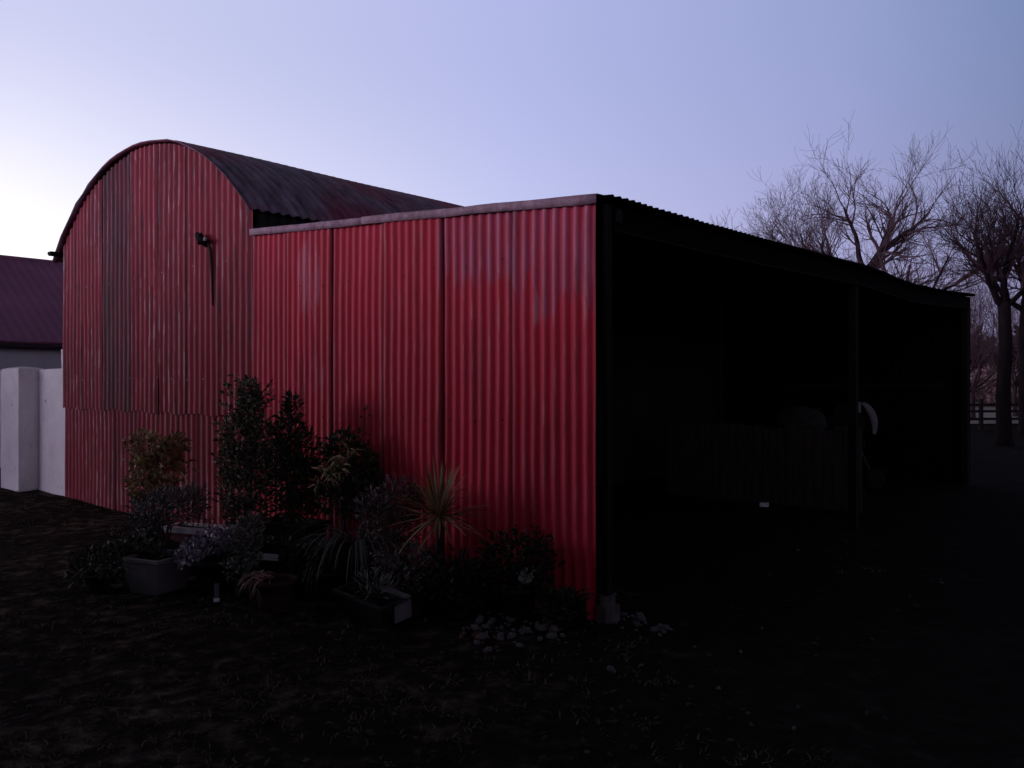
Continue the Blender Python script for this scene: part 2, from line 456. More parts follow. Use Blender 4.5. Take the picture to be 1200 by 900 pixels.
for k, (x, y, z) in enumerate(pts):
    w = (.022, .027, .024, .019, .013)[k]
    vs += [(x - w, y, z), (x + w, y, z), (x + w, y + .008, z), (x - w, y + .008, z)]
mb.add(vs, [(k * 4 + q, k * 4 + (q + 1) % 4, (k + 1) * 4 + (q + 1) % 4, (k + 1) * 4 + q) for k in range(4) for q in range(4)] + [(3, 2, 1, 0), (16, 17, 18, 19)])
mb.build('hanging_strap', M['black'], br, True)

# --- open lean-to shed
def ez(y):                                 # its sagging eaves
    K = [(-1, 2.83), (0, 2.85), (1.9, 2.865), (4.9, 2.925), (5.6, 2.915), (6.9, 2.885), (8.2, 2.93), (10.05, 3.02), (12, 3.03)]
    for (a, b), (c, d) in zip(K, K[1:]):
        if y <= c:
            t = (y - a) / (c - a); return b + (d - b) * t
    return K[-1][1]
SL = .30 / 4.24
def sroof(u, y): return ez(y) - u * SL
shed = thing('open_shed', 'red corrugated lean-to shed with its right side open and dark inside', 'shed', W(0, 0), RZ)
mb = MB()
S = [-4.235, -3.61, -2.94, -2.187, -1.499, -.735, .02]
PL = .0915
for i in range(6):
    a, b = S[i], S[i + 1] + (.035 if i < 5 else 0)
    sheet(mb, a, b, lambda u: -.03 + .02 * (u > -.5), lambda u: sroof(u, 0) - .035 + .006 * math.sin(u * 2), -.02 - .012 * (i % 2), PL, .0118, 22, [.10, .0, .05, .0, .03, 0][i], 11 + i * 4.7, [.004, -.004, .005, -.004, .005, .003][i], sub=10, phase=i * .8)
nails(mb, [-4.1 + PL * 3 * k for k in range(13)], 1.32, -.052)
nails(mb, [-4.1 + PL * 4 * k for k in range(10)], 2.5, -.052)
mb.build('front_wall', [M['red'], M['black']], shed, True)
mb = MB()
for (u0, u1, dz) in ((-4.24, -2.40, 0.0), (-2.44, .035, .006)):
    n = 16; vs = []
    for i in range(n + 1):
        u = u0 + (u1 - u0) * i / n
        z = sroof(u, 0) + .012 + dz + .008 * noise.noise((u * 2.2, 4, dz * 50))
        h = .064 + .008 * noise.noise((u * 3, 8, 0))
        for (y, zz) in ((-.052 - dz, z - h), (-.056 - dz, z - .004), (-.045, z + .004), (.03, z + .006)):
            vs.append((u, y, zz))
    mb.add(vs, [(i * 4 + k, (i + 1) * 4 + k, (i + 1) * 4 + k + 1, i * 4 + k + 1) for i in range(n) for k in range(3)])
fl = mb.build('verge_flashing', M['flash'], shed, True)
sm = fl.modifiers.new('thickness', 'SOLIDIFY'); sm.thickness = .005
mb = MB()
PR = .082; Y0, Y1 = -.03, 10.13
ny = int((Y1 - Y0) / PR * 7); us = [-4.20, -3.4, -2.5, -1.6, -.8, -.2, .13]
vs = []
for i in range(ny + 1):
    y = Y0 + (Y1 - Y0) * i / ny
    for u in us:
        vs.append((u + (.015 * noise.noise((y * 2.5, 1, 0)) if u > 0 else 0), y, sroof(u, y) + .017 * math.cos(2 * math.pi * y / PR) + .010 * noise.noise((u * 1.5, y * 1.2, 7))))
nu = len(us)
mb.add(vs, [(i * nu + k, i * nu + k + 1, (i + 1) * nu + k + 1, (i + 1) * nu + k) for i in range(ny) for k in range(nu - 1)])
rf = mb.build('roof', M['shadeblack'], shed, True)
sm = rf.modifiers.new('thickness', 'SOLIDIFY'); sm.thickness = .004
mb = MB()                                   # eaves beam following the sag
ys = [.12 + (10.12 - .12) * i / 24 for i in range(25)]; vs = []
for y in ys:
    t = ez(y) - .035
    for (u, z) in ((-.02, t - .17), (.055, t - .17), (.055, t), (-.02, t)): vs.append((u, y, z))
mb.add(vs, [(i * 4 + k, i * 4 + (k + 1) % 4, (i + 1) * 4 + (k + 1) % 4, (i + 1) * 4 + k) for i in range(24) for k in range(4)] + [(3, 2, 1, 0), (96, 97, 98, 99)])
mb.build('eaves_beam', M['shadeblack'], shed)
mb = MB(); vs = []
for y in ys:
    t = ez(y) - .21
    for (u, z) in ((-.03, t - .012), (.085, t - .012), (.085, t), (-.03, t)): vs.append((u, y, z))
mb.add(vs, [(i * 4 + k, i * 4 + (k + 1) % 4, (i + 1) * 4 + (k + 1) % 4, (i + 1) * 4 + k) for i in range(24) for k in range(4)] + [(3, 2, 1, 0), (96, 97, 98, 99)])
mb.build('beam_flange', M['darkwood'], shed)
for y in (.62, 1.9, 3.4, 4.95, 6.4, 7.8, 9.2):
    mb = MB()
    mb.add([(u, y + dy, sroof(u, y) - .03 - h) for u in (-4.15, -.03) for dy in (-.03, .03) for h in (.13, 0)],
           [(0, 1, 3, 2), (4, 6, 7, 5), (0, 4, 5, 1), (2, 3, 7, 6), (1, 5, 7, 3), (0, 2, 6, 4)])
    mb.build('rafter', M['darkwood'], shed)
for (y, w) in ((.06, .06), (4.9, .09), (10.03, .11)):
    mb = MB()
    mb.box(-.03 if y > 1 else .022, .06 if y > 1 else .066, y - w / 2, y + w / 2, -.05, ez(y) - (.225 if y > 1 else .04), ch=.006)
    mb.build('post', M['black' if y < 1 else 'darkwood'], shed)
mb = MB(); mb.box(.0565, .064, .14, .21, 2.70, 2.79, ch=.002)
mb.build('beam_plate', M['railwood'], shed)
mb = MB()
mb.box(-.02, .125, -.03, .12, -.05, .12, ch=.03)
mb.box(-.005, .105, -.015, .105, .12, .18, ch=.04)
mb.build('post_footing', M['concrete'], shed)
mb = MB()
sheet(mb, -4.2, .06, lambda u: -.03, lambda u: sroof(u, 10.1) - .03, 10.12, .12, .015, 8, .9, 91)
mb.build('back_wall', M['shadeblack'], shed, True)

# ------------------------------------------------------------------ inside the shed
t = thing('plank_partition', 'low partition of upright grey planks inside the open shed', 'partition', W(-2.0, 6.0), RZ)
mb = MB()
x = -1.0
while x < 1.75:
    w = random.uniform(.10, .15)
    mb.box(x, x + w - .012, -.012 + random.uniform(-.006, .006), .014, .0, 1.05 + random.uniform(-.05, .03)); x += w
mb.build('boards', M['greywood'], t)
mb = MB(); mb.box(-1.02, 1.76, .022, .065, .82, .92); mb.box(-1.02, 1.76, .022, .065, .18, .28)
mb.build('rail', M['darkwood'], t)
mb = MB()
for j in range(7):
    pass
prof = [(.02, .0), (.20, .02), (.25, .12), (.24, .26), (.19, .34), (.08, .38), (.02, .40)]
mb.lathe(prof, 16, Matrix.Translation((0, 0, 0)) @ Matrix.Diagonal((1.5, .7, 1, 1)), wob=.06)
sk = mb.build('feed_sack', M['sack'], None, True)
sk.location = W(-1.35, 6.75, .90); sk.rotation_euler = (0, 0, RZ)
tag(sk, 'slumped grey feed sack lying behind the plank partition', 'sack')
t = thing('storage_bench', 'rough timber bench standing behind the plank partition', 'bench', W(-1.4, 6.75), RZ)
mb = MB(); mb.box(-.8, .8, -.3, .3, .84, .90); mb.build('top', M['darkwood'], t)
for sx in (-.72, .66):
    for sy in (-.25, .19):
        mb = MB(); mb.box(sx, sx + .06, sy, sy + .06, -.02, .84); mb.build('leg', M['darkwood'], t)

t = thing('cement_mixer', 'old cement mixer with a pale curved guard in the dark end of the shed', 'cement mixer', W(-1.05, 8.2) + Vector((-.25, 0, .04)), .25)
mb = MB()
Md = Matrix.Translation((0, 0, .98)) @ Matrix.Rotation(R(-52), 4, 'Y')
mb.lathe([(.10, -.30), (.22, -.27), (.29, -.16), (.30, .02), (.29, .06), (.18, .28), (.165, .30), (.15, .29), (.26, .05), (.27, -.14), (.2, -.24), (.02, -.25)], 24, Md)
dr = mb.build('drum', M['darkwood'], t, True)
mb = MB(); vs = []; N = 22
for i in range(N + 1):
    a = R(75) - R(105) * i / N; w = .012 + .09 * math.sin(math.pi * (.12 + .80 * i / N))
    for (r, y) in ((.33 - w, -.40), (.33, -.42), (.335, -.38), (.33 - w, -.36)): vs.append((r * math.cos(a), y, .98 + r * math.sin(a)))
mb.add(vs, [(i * 4 + k, i * 4 + (k + 1) % 4, (i + 1) * 4 + (k + 1) % 4, (i + 1) * 4 + k) for i in range(N) for k in range(4)] + [(3, 2, 1, 0), (N * 4, N * 4 + 1, N * 4 + 2, N * 4 + 3)])
mb.build('curved_guard', M['mixer'], t, True)
mb = MB(); mb.lathe([(.303, -.03), (.325, -.03), (.325, .02), (.303, .02)], 36, Md)
mb.build('ring_gear', M['black'], dr, True)
mb = MB()
mb.tube([(0, -.38, .95), (0, -.38, .72), (-.28, -.38, .05)], .02, 7); mb.tube([(0, -.38, .72), (.28, -.38, .16)], .02, 7)
mb.tube([(0, .38, .95), (0, .38, .72), (-.28, .38, .05)], .02, 7); mb.tube([(0, .38, .72), (.28, .38, .16)], .02, 7)
mb.tube([(-.28, -.38, .05), (-.28, .38, .05)], .02, 7); mb.tube([(.28, -.42, .16), (.28, .42, .16)], .018, 7); mb.tube([(0, -.38, .95), (0, .38, .95)], .016, 7)
mb.build('stand', M['greywood'], t, True)
mb = MB(); mb.box(-.14, -.02, -.52, -.40, 1.15, 1.30, ch=.02); mb.build('motor_box', M['mixer'], t)
for sy in (-.42, .42):
    mb = MB(); mb.lathe([(.03, -.025), (.12, -.03), (.16, -.02), (.165, 0), (.16, .02), (.12, .03), (.03, .025)], 18, Matrix.Translation((.28, sy, .16)) @ Matrix.Rotation(R(90), 4, 'X'), close=True)
    mb.build('wheel', M['darkwood'], t, True)
mb = MB()
Mw = Matrix.Translation((0, .47, .98)) @ Matrix.Rotation(R(90), 4, 'X')
mb.tube([Mw @ Vector((.2 * math.cos(a), .2 * math.sin(a), 0)) for a in [2 * math.pi * k / 20 for k in range(21)]], .011, 6)
mb.tube([Mw @ Vector((-.2, 0, 0)), Mw @ Vector((.2, 0, 0))], .009, 6)
mb.build('handwheel', M['greywood'], t, True)

t = thing('plank_screen', 'tall screen of dark boards under a rail at the far shed end', 'partition', W(-1.9, 9.75), RZ)
mb = MB(); x = -1.9
while x < 1.7:
    w = random.uniform(.12, .18); mb.box(x, x + w - .02, -.012, .012, 0, 1.5 + random.uniform(-.04, .02)); x += w
mb.build('boards', M['shadeblack'], t)
mb = MB(); mb.box(-1.95, 1.75, -.05, -.016, 1.52, 1.62); mb.build('rail', M['darkwood'], t)

# small white tub at the foot of the partition
p = at(895, 594)
t = thing('plastic_tub', 'small white plastic tub lying on the ground before the plank partition', 'tub', p, RZ + .25)
mb = MB(); mb.box(-.055, .045, -.03, .03, .0, .055, ch=.012); mb.build('body', M['whiteplastic'], t)
mb = MB(); mb.box(.0465, .060, -.034, .034, .0, .060, ch=.012); mb.build('lid', M['whiteplastic'], t)

# ------------------------------------------------------------------ white pillar, wall stub, house
def block(mb, x0, x1, y0, y1, z0, z1, dome=0.0, n=10, seed=0):
    """weathered masonry block with uneven faces and a rounded top"""
    ring = []
    for i in range(n): ring.append((x0 + (x1 - x0) * i / n, y0))
    for i in range(n): ring.append((x1, y0 + (y1 - y0) * i / n))
    for i in range(n): ring.append((x1 - (x1 - x0) * i / n, y1))
    for i in range(n): ring.append((x0, y1 - (y1 - y0) * i / n))
    N = len(ring); rows = 22; vs = []
    cx, cy = (x0 + x1) / 2, (y0 + y1) / 2
    for j in range(rows + 1):
        z = z0 + (z1 - z0) * j / rows
        for x, y in ring:
            d = .010 * noise.noise((x * 6, y * 6 + seed, z * 3)) + .006 * noise.noise((x * 17, y * 17, z * 13 + seed))
            e = Vector((x - cx, y - cy, 0)).normalized() * d
            vs.append((x + e.x, y + e.y, z))
    top = [(.97, .3), (.9, .55), (.6, .85), (.3, .97), (.02, 1)]
    for s, h in top:
        for x, y in ring:
            vs.append((cx + (x - cx) * s, cy + (y - cy) * s, z1 + dome * h + .008 * noise.noise((x * 9, y * 9, seed))))
    J = rows + 1 + len(top)
    fs = [(j * N + i, j * N + (i + 1) % N, (j + 1) * N + (i + 1) % N, (j + 1) * N + i) for j in range(J - 1) for i in range(N)]
    fs.append(tuple(range((J - 1) * N, J * N)))
    mb.add(vs, fs)
t = thing('gate_pillar', 'square whitewashed gate pillar with a low domed cap, left of the barn', 'pillar', W(-10.69, -.04), RZ)
mb = MB(); block(mb, -.39, .385, -.185, .20, -.05, 1.80, .06, seed=3); mb.build('shaft', M['whitewash'], t, False)
t = thing('wall_stub', 'short whitewashed wall butted against the barn corner', 'wall', W(-9.76, .17), RZ)
mb = MB(); block(mb, -.535, .53, -.12, .16, -.05, 1.80, .03, seed=8)
mb.build('masonry', M['whitewash'], t, False)
mb = MB(); block(mb, .17, .36, -.06, .08, 1.81, 2.10, .02, n=4, seed=2); mb.build('post_stub', M['whitewash'], t, False)

house = thing('house', 'pale rendered farmhouse with a plum red roof, left of the barn', 'house', W(-14.5, 2.0), RZ)
mb = MB()
HL0, HL1, HD, EZ, RG = -7.0, 8.0, 6.0, 2.46, 4.42
vs = [(0, HL0, -.05), (0, HL1, -.05), (-HD, HL1, -.05), (-HD, HL0, -.05), (0, HL0, EZ), (0, HL1, EZ), (-HD, HL1, EZ), (-HD, HL0, EZ), (-HD / 2, HL0, RG - .05), (-HD / 2, HL1, RG - .05)]
mb.add(vs, [(0, 1, 5, 4), (2, 3, 7, 6), (1, 2, 6, 9, 5), (3, 0, 4, 8, 7)])
mb.build('wall', M['housewall'], house)
mb = MB()                                   # roof with shallow ribs
n = int((HL1 - HL0 + .5) / .09); vs = []
for i in range(n + 1):
    y = HL0 - .25 + (HL1 - HL0 + .5) * i / n
    r = .012 * (i % 2)
    for (x, z) in ((.14, EZ - .07), (-HD / 2, RG), (-HD - .14, EZ - .07)): vs.append((x, y, z + r + .02 * noise.noise((y * .6, x, 0))))
mb.add(vs, [(i * 3 + k, i * 3 + k + 1, (i + 1) * 3 + k + 1, (i + 1) * 3 + k) for i in range(n) for k in range(2)])
rf = mb.build('roof', M['roofred'], house)
sm = rf.modifiers.new('thickness', 'SOLIDIFY'); sm.thickness = .04
mb = MB(); mb.box(-HD / 2 - .09, -HD / 2 + .09, HL0 - .25, HL1 + .25, RG + .0, RG + .06, ch=.04)
mb.build('ridge_capping', M['roofred'], rf)
mb = MB(); mb.tube([(.15, HL0 - .2, EZ - .14), (.15, HL1 + .2, EZ - .14)], .045, 8)
mb.build('eaves_gutter', M['fascia'], house)

# ------------------------------------------------------------------ pots and plants
def ell(rx, ry, rz, shell=.55):
    while True:
        v = Vector((random.uniform(-1, 1), random.uniform(-1, 1), random.uniform(-1, 1)))
        if shell < v.length < 1: return Vector((v.x * rx, v.y * ry, v.z * rz)), v
def rnd(): return Vector((random.gauss(0, 1), random.gauss(0, 1), random.gauss(0, 1))).normalized()
def pot(parent, r, h, mat, seed=0, name='pot'):
    mb = MB()
    mb.lathe([(.01, 0), (r * .72, 0), (r * .78, h * .3), (r * .95, h * .84), (r * 1.06, h * .845), (r * 1.07, h), (r * .95, h * 1.0), (r * .90, h * .86)], 22)
    o = mb.build(name, M[mat], parent, True)
    mb = MB(); mb.lathe([(.005, h * .89), (r * .5, h * .9), (r * .93, h * .86)], 14, wob=.03)
    mb.build('soil', M['soil'], parent)
    return o
def trough(parent, w, d, h, mat, rim=None, name='trough', t=.02, flare=.06):
    mb = MB()
    def rect(sx, sy, z): return [(-sx, -sy, z), (sx, -sy, z), (sx, sy, z), (-sx, sy, z)]
    a, b = w / 2, d / 2
    L = [rect(a - flare, b - flare * .7, 0), rect(a, b, h - .03), rect(a + .012, b + .012, h - .03), rect(a + .012, b + .012, h), rect(a - t, b - t, h), rect(a - t - .004, b - t - .004, h - .06)]
    vs = [p for l in L for p in l]
    mb.add(vs, [(j * 4 + k, j * 4 + (k + 1) % 4, (j + 1) * 4 + (k + 1) % 4, (j + 1) * 4 + k) for j in range(len(L) - 1) for k in range(4)] + [(3, 2, 1, 0)])
    o = mb.build(name, M[mat], parent)
    bv = o.modifiers.new('soft', 'BEVEL'); bv.width = .006; bv.segments = 2
    mb = MB(); n = 6
    vs = [(-a + t + (w - 2 * t) * i / n, -b + t + (d - 2 * t) * j / n, h - .05 + .015 * random.random()) for j in range(n + 1) for i in range(n + 1)]
    mb.add(vs, [(j * (n + 1) + i, j * (n + 1) + i + 1, (j + 1) * (n + 1) + i + 1, (j + 1) * (n + 1) + i) for j in range(n) for i in range(n)])
    mb.build('soil', M['soil'], parent)
    if rim:
        mb = MB()
        r0 = [rect(a + .022, b + .022, h - .034), rect(a + .026, b + .026, h + .012), rect(a - t - .004, b - t - .004, h + .014), rect(a - t - .006, b - t - .006, h - .01)]
        vs = [p for l in r0 for p in l]
        mb.add(vs, [(j * 4 + k, j * 4 + (k + 1) % 4, (j + 1) * 4 + (k + 1) % 4, (j + 1) * 4 + k) for j in range(3) for k in range(4)])
        mb.build('rim', M[rim], parent)
    return o
def stems(parent, z0, top, n, spread, r=.008, mat='twig', name='stem'):
    mb = MB()
    for i in range(n):
        a = random.uniform(0, 6.28); q = spread * random.uniform(.3, 1)
        mb.tube([(.02 * math.cos(a), .02 * math.sin(a), z0 - .05), (q * .4 * math.cos(a), q * .4 * math.sin(a), z0 + (top - z0) * .45), (q * math.cos(a), q * math.sin(a), z0 + (top - z0) * random.uniform(.8, 1))], [r, r * .8, r * .3], 5)
    return mb.build(name, M[mat], parent)
def clumps(mb, lobes, n, L, w, up=.3, shell=.5, droop=0.0):
    """leaves on the lobes' shells: uneven outline with gaps between lobes"""
    for (c, r, k) in lobes:
        for i in range(int(n * k * 1.7)):
            q, v = ell(*[x * 1.12 for x in r], shell * .55)
            p = Vector(c) + q
            d = (v.normalized() * .8 + rnd() * .6 + Vector((0, 0, up - droop)))
            mb.leaf(p, d, L * random.uniform(.65, 1.45), w * random.uniform(.8, 1.5), v + rnd() * .7)

def sprigs(mb, z0, z1, rad, n, L, w):
    """short shoots standing out of a crown, so its edge is ragged"""
    for k in range(n):
        a = random.uniform(0, 6.28); z = random.uniform(z0, z1)
        q = rad(z); p = Vector((q * math.cos(a), q * math.sin(a), z)); d = Vector((math.cos(a), math.sin(a), random.uniform(.2, 1.6))).normalized()
        S_ = random.uniform(.06, .16)
        mb.tube([p - d * .05, p + d * S_], [.003, .0015], 3)
        for j in range(7):
            mb.leaf(p + d * S_ * random.random(), d + rnd() * .8, L * random.uniform(.7, 1.3), w)
def potted(name, label, cat, px, py, rz=0.0, group='potted plants by the red wall'):
    return thing(name, label, cat, at(px, py) + Vector((0, 0, gz(*at(px, py).xy))), rz, group)

# golden shrub
t = potted('potted_shrub', 'golden leaved shrub in a dark pot, farthest left of the tall plants', 'potted plant', 182, 652)
pot(t, .16, .28, 'blackplastic'); stems(t, .26, 1.0, 7, .16)
mb = MB()
clumps(mb, [((-.10, 0, .72), (.13, .13, .22), 1), ((.06, .05, .85), (.14, .14, .20), 1), ((-.06, -.02, 1.0), (.12, .12, .14), .8), ((.13, 0, .98), (.08, .1, .10), .5), ((.18, .02, 1.08), (.05, .05, .06), .25), ((0, 0, .6), (.18, .16, .14), .8)], 190, .055, .030)
sprigs(mb, .55, 1.1, lambda z: .2, 34, .055, .03)
mb.build('foliage', M['gold'], t)
# blue grey bush
t = potted('potted_shrub', 'low blue grey bush in a dark pot below the golden shrub', 'potted plant', 193, 668)
pot(t, .17, .24, 'blackplastic'); stems(t, .22, .5, 8, .2)
mb = MB()
clumps(mb, [((-.10, 0, .50), (.16, .16, .15), 1), ((.10, -.03, .56), (.18, .16, .14), 1), ((.24, 0, .60), (.12, .1, .10), .5), ((-.18, 0, .38), (.1, .1, .16), .6)], 230, .075, .012, .5)
mb.build('foliage', M['bluegreen'], t)
# pale grey square planter
t = potted('planter', 'pale grey square tapered planter with one lit face, on the yard', 'planter', 186, 688, R(-24))
trough(t, .38, .38, .28, 'greyplastic', None, 'box', .03, .055)
mb = MB(); clumps(mb, [((.05, .02, .30), (.15, .14, .05), 1)], 60, .06, .014, .2); mb.build('foliage', M['darkgreen'], t)
# low dark clump
t = potted('potted_shrub', 'low dark clump of leaves in a small pot, beside the square planter', 'potted plant', 118, 690)
pot(t, .13, .14, 'blackplastic')
mb = MB(); clumps(mb, [((0, 0, .18), (.22, .2, .13), 1), ((.18, .1, .24), (.12, .12, .12), .5)], 220, .06, .022, .3); mb.build('foliage', M['darkgreen'], t)
# small pale pot
t = potted('flower_pot', 'small pale grey flower pot standing behind the square planter', 'flower pot', 134, 657)
pot(t, .055, .17, 'greyplastic')
mb = MB(); clumps(mb, [((0, 0, .2), (.06, .06, .06), 1)], 40, .05, .012, .5); mb.build('foliage', M['darkgreen'], t)
# dark red trough with a white rim
t = potted('trough', 'dark red trough with a white rim, below the blue grey bush', 'trough', 226, 662, R(-20))
trough(t, .44, .22, .33, 'redplastic', 'whiteplastic', 'box')
mb = MB(); clumps(mb, [((.05, .0, .35), (.16, .07, .06), 1)], 50, .07, .008, .6)
for k in range(4):
    mb.tube([(.05 * k, 0, .3), (.06 * k + .03, -.02, .42), (.07 * k + .09, -.05, .40)], .004, 4)
mb.build('foliage', M['sedge'], t)
# silver plant
t = potted('potted_plant', 'silvery violet leaved plant spilling over a black pot', 'potted plant', 248, 694)
pot(t, .13, .27, 'blackplastic')
mb = MB(); clumps(mb, [((-.12, 0, .35), (.10, .1, .07), 1), ((.02, 0, .41), (.13, .12, .08), 1.2), ((.13, .02, .44), (.10, .1, .07), .9), ((-.18, -.05, .30), (.06, .06, .07), .5), ((.2, 0, .36), (.05, .06, .08), .3)], 120, .036, .026, .2)
mb.build('foliage', M['silver'], t)
# pale stake
t = thing('garden_stake', 'short pale stake standing in the yard below the silvery plant', 'stake', at(254, 704), .3)
mb = MB(); mb.box(-.017, .017, -.012, .012, -.03, .125, ch=.005); mb.build('shaft', M['greyplastic'], t)
mb = MB(); mb.box(-.020, .020, -.030, -.0135, .0, .022, ch=.005); mb.build('foot', M['whiteplastic'], t)
# tall evergreen
t = potted('potted_shrub', 'tallest evergreen shrub, a ragged column ending in one blunt tip', 'potted plant', 292, 668)
pot(t, .18, .30, 'blackplastic'); stems(t, .28, 1.5, 6, .08, .012)
mb = MB()
lb = [((0, 0, 1.50), (.065, .07, .12), .8), ((.01, 0, 1.34), (.095, .10, .16), 1), ((-.07, 0, 1.14), (.15, .14, .18), 1.1), ((.10, 0, 1.10), (.12, .13, .18), .9), ((-.10, .02, .90), (.15, .15, .18), 1.1), ((.09, 0, .86), (.16, .15, .18), 1), ((-.04, -.04, .66), (.18, .16, .18), 1.1), ((-.16, 0, .98), (.07, .08, .08), .3), ((-.03, 0, .45), (.17, .15, .15), .8)]
clumps(mb, lb, 300, .050, .020, .25)
sprigs(mb, .5, 1.6, lambda z: .22 - .10 * max(0, z - 1.0) / .6, 60, .05, .02)
mb.build('foliage', M['conifer'], t)
# wispy shrub in the big dark trough
t = potted('potted_shrub', 'bushy dark shrub with thin bare tips in a long green trough', 'potted plant', 342, 664, R(-25))
trough(t, .56, .30, .40, 'greenplastic', None, 'trough')
stems(t, .38, 1.3, 10, .22)
mb = MB()
clumps(mb, [((-.02, 0, 1.13), (.11, .12, .22), 1), ((.11, 0, 1.0), (.14, .13, .20), 1), ((-.16, .02, .92), (.14, .13, .18), 1), ((0, 0, .75), (.25, .18, .2), 1.6), ((.2, 0, .72), (.14, .14, .2), .8), ((-.02, .02, 1.38), (.06, .06, .13), .3), ((.0, 0, .5), (.24, .14, .10), .7)], 260, .052, .020, .3)
mb.build('foliage', M['darkgreen'], t)
mb = MB()
for k in range(9):
    x = random.uniform(-.12, .10); h = random.uniform(1.40, 1.68)
    mb.tube([(x * .6, 0, .9), (x, random.uniform(-.05, .05), 1.2), (x + random.uniform(-.05, .05), 0, h)], [.006, .004, .002], 4)
    for j in range(9):
        z = random.uniform(1.2, h); mb.leaf(Vector((x + random.uniform(-.02, .02), 0, z)), rnd() + Vector((0, 0, .6)), .05, .014)
mb.build('twigs', M['heather'], t)
# spotted shrub
t = potted('potted_shrub', 'rounded shrub with pale pointed leaf rosettes on its left side', 'potted plant', 402, 676)
pot(t, .18, .28, 'blackplastic'); stems(t, .26, 1.0, 7, .2)
mb = MB()
clumps(mb, [((.10, .02, .88), (.17, .15, .20), 1.2), ((-.03, .04, 1.02), (.12, .12, .14), .8), ((.17, 0, .70), (.12, .13, .18), .8), ((-.02, .05, .70), (.18, .14, .2), 1), ((.08, 0, 1.1), (.06, .06, .12), .2)], 230, .065, .026, .2)
mb.build('foliage', M['darkgreen'], t)
mb = MB()
for c in ((-.12, -.14, .88), (-.03, -.15, .98), (-.17, -.12, .78), (.09, -.15, 1.05), (-.06, -.16, .84), (.02, -.16, .90)):
    for k in range(9):
        a = random.uniform(0, 6.28); d = Vector((math.cos(a), random.uniform(-1.1, .1), math.sin(a) * .8 - .25))
        mb.leaf(Vector(c) + rnd() * .025, d, random.uniform(.06, .13), .026, Vector((0, -.6, .8)) + rnd() * .4, .5)
mb.build('rosettes', M['aucuba'], t)
mb = MB()
for k in range(3):
    x = .14 + .03 * k; mb.tube([(x * .5, 0, .9), (x, 0, 1.2), (x + .02, 0, 1.42)], [.005, .004, .002], 4)
    for j in range(8): mb.leaf(Vector((x, 0, random.uniform(1.1, 1.42))), rnd() + Vector((0, 0, .5)), .045, .016)
mb.build('twigs', M['heather'], t)
# black crate with a pale strip
t = potted('crate', 'black crate with a pale printed strip along its front', 'crate', 325, 684, R(-16))
trough(t, .40, .28, .30, 'blackplastic', None, 'box')
mb = MB(); mb.box(-.165, .105, -.161, -.150, .225, .275, Matrix.Translation((0, 0, -.012)), ch=.002)
mb.build('strip', M['whiteplastic'], t)
mb = MB()
for x in (-.150, -.135, -.118, -.108): mb.box(x, x + .008, -.1655, -.1615, .225, .250)
mb.build('printing', M['bluegreen'], t)
mb = MB(); clumps(mb, [((0, 0, .30), (.16, .1, .05), 1)], 40, .06, .02, .3); mb.build('foliage', M['darkgreen'], t)
# sprig in front of the evergreen
t = potted('potted_plant', 'small grey green plant at the foot of the tallest evergreen', 'potted plant', 288, 700)
pot(t, .10, .16, 'blackplastic')
mb = MB(); clumps(mb, [((0, 0, .34), (.09, .09, .16), 1), ((.03, 0, .50), (.08, .08, .10), .8), ((-.05, -.02, .22), (.1, .09, .1), .6)], 130, .05, .022, .2); mb.build('foliage', M['sedge'], t)
stems(t, .14, .5, 4, .05, .005)
# dry bundle in terracotta
t = potted('potted_plant', 'dead plant with pinkish dry leaves hanging over a terracotta pot', 'potted plant', 322, 716)
pot(t, .15, .21, 'terracotta')
mb = MB()
for k in range(60):
    a = random.gauss(math.pi * 1.05, .55); q = random.uniform(.08, .16)
    p0 = Vector((q * math.cos(a), q * math.sin(a), .22 + random.uniform(0, .05)))
    mb.leaf(p0, Vector((math.cos(a), math.sin(a), random.uniform(-1.6, -.2))), random.uniform(.08, .18), .018, None, .5)
for k in range(10):
    mb.leaf(Vector((-.10 + random.gauss(0, .03), -.06 + random.gauss(0, .03), .25)), Vector((1, -.1, -.12)) + rnd() * .2, .1, .03, Vector((0, 0, 1)))
mb.build('foliage', M['dry'], t)
# weeping sedge
t = potted('potted_grass', 'weeping grey green sedge hanging over its black pot', 'potted plant', 418, 694)
pot(t, .14, .30, 'blackplastic')
def strap(mb, p, d, L, w, sag, n=6):
    d = d.normalized(); side = d.cross(Vector((0, 0, 1)))
    side = side.normalized() if side.length > 1e-3 else Vector((1, 0, 0))
    vs = []; q = p.copy(); dd = d.copy()
    for i in range(n + 1):
        ww = w * (1 - (i / n) ** 2.2) * (.55 + .45 * min(1, i / 1.5)) * .5 + .0006
        vs += [q + side * ww, q - Vector((0, 0, ww * .4)), q - side * ww]
        q = q + dd * (L / n); dd = (dd + Vector((0, 0, -sag / n))).normalized()
    mb.add(vs, [(i * 3 + k, i * 3 + k + 1, i * 3 + k + 4, i * 3 + k + 3) for i in range(n) for k in range(2)])
mb = MB()
for k in range(150):
    a = random.uniform(0, 6.28)
    strap(mb, Vector((.05 * math.cos(a), .05 * math.sin(a), .32)), Vector((math.cos(a) * .8, math.sin(a) * .8, random.uniform(.8, 2.0))), random.uniform(.45, .72), random.uniform(.008, .016), random.uniform(2.6, 4.6), 8)
mb.build('foliage', M['sedge'], t)
